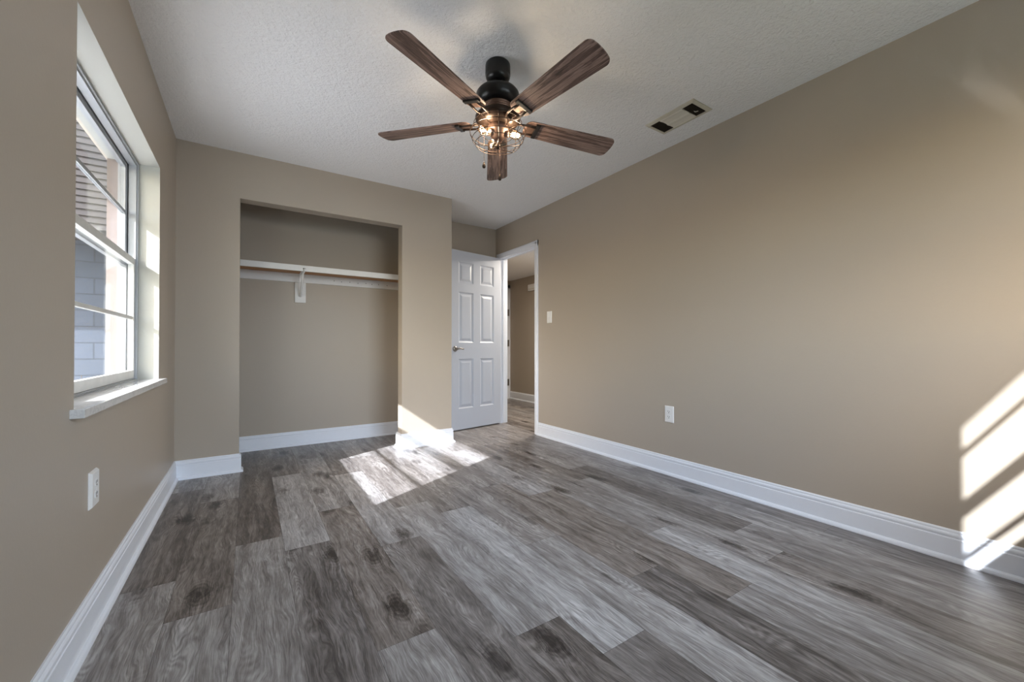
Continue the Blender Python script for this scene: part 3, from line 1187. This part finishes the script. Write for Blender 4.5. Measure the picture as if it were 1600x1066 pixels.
# light cage: wire barrel
mb = MB()
CZ = [(0.126, -0.318), (0.1465, -0.362), (0.1465, -0.376), (0.118, -0.424)]


def ring_pts(r, z, n=64):
    return [(r * cos(2 * pi * i / n), r * sin(2 * pi * i / n), z) for i in range(n)]


WR = 0.0017
for r, z in CZ[:2] + [(0.134, -0.400), CZ[3]]:
    mb.tube(ring_pts(r, z), WR, None, 6, True)
for i in range(8):
    a = 2 * pi * (i + 0.35) / 8
    pr = [(0.056, -0.345), (0.092, -0.322), (0.126, -0.318), (0.1400, -0.340), (0.1465, -0.362), (0.1435, -0.380), (0.134, -0.400), (0.118, -0.424), (0.09, -0.430), (0.012, -0.436)]
    mb.tube([(r * cos(a), r * sin(a), z) for r, z in pr], WR, None, 6)
mb.build('light_cage', M['bronze'], fan)
mb = MB()
mb.lathe([(0, -0.402), (0.006, -0.404), (0.006, -0.424), (0.014, -0.428), (0.016, -0.436), (0.012, -0.444), (0.005, -0.450), (0, -0.451)], None, None, 24)
mb.build('finial', M['bronze'], fan)

# three bulbs splayed outward
for kk, ang in enumerate((-172, -40, 80)):
    a = radians(ang)
    base = Matrix.Translation((0.040 * cos(a), 0.040 * sin(a), -0.372)) @ Matrix.Rotation(a, 4, 'Z') @ Matrix.Rotation(radians(100), 4, 'Y')
    mb = MB()
    mb.lathe([(0, -0.012), (0.0155, -0.012), (0.017, -0.004), (0.017, 0.016), (0.0145, 0.018), (0, 0.018)], None, base, 24)
    sk = mb.build('lamp_socket', M['copper'], fan)
    mb = MB()
    mb.lathe([(0.011, 0.018), (0.013, 0.024), (0.019, 0.036), (0.023, 0.050), (0.0225, 0.062), (0.017, 0.074), (0.009, 0.081), (0, 0.083)], None, base, 24, True, False)
    mb.build('bulb', M['bulb'], sk)
    mb = MB()
    pts = []
    for i in range(9):
        pts.append(base @ Vector((0.008 * cos(pi * i), 0.008 * sin(pi * i * 0.5), 0.030 + 0.034 * (i % 2))))
    mb.tube(pts, 0.0016, None, 6, False, False)
    mb.build('filament', M['filament'], sk)
    ld = bpy.data.lights.new('bulb_light', 'POINT')
    ld.energy = 2.6
    ld.color = (1.0, 0.88, 0.74)
    ld.shadow_soft_size = 0.018
    lo = bpy.data.objects.new('bulb_light', ld)
    lo.location = base @ Vector((0, 0, 0.05))
    lo.parent = fan
    COL.objects.link(lo)


def pull_chain(x, y, z0, z1):
    mb = MB()
    n = int((z0 - z1) / 0.004)
    mb.tube([(x, y, z0), (x, y, (z0 + z1) / 2), (x, y, z1)], 0.0009, None, 6)
    for i in range(n):
        z = z0 - (i + 0.5) * 0.004
        mb.lathe([(0, 0.0015), (0.0014, 0.0006), (0.0014, -0.0006), (0, -0.0015)], None, Matrix.Translation((x, y, z)), 6)
    c = mb.build('pull_chain', M['copper'], fan)
    mb = MB()
    mb.lathe([(0, z1 + 0.006), (0.003, z1 + 0.005), (0.003, z1), (0.0045, z1 - 0.004), (0.0085, z1 - 0.014), (0.0095, z1 - 0.021), (0.007, z1 - 0.028), (0, z1 - 0.031)], None, Matrix.Translation((x, y, 0)), 20)
    mb.build('fob', M['bronze'], c)


rx, ry = cos(0.5786), -sin(0.5786)       # a direction across the view
pull_chain(-0.073 * rx, -0.073 * ry, -0.332, -0.520)
pull_chain(0.0, -0.02, -0.448, -0.592)
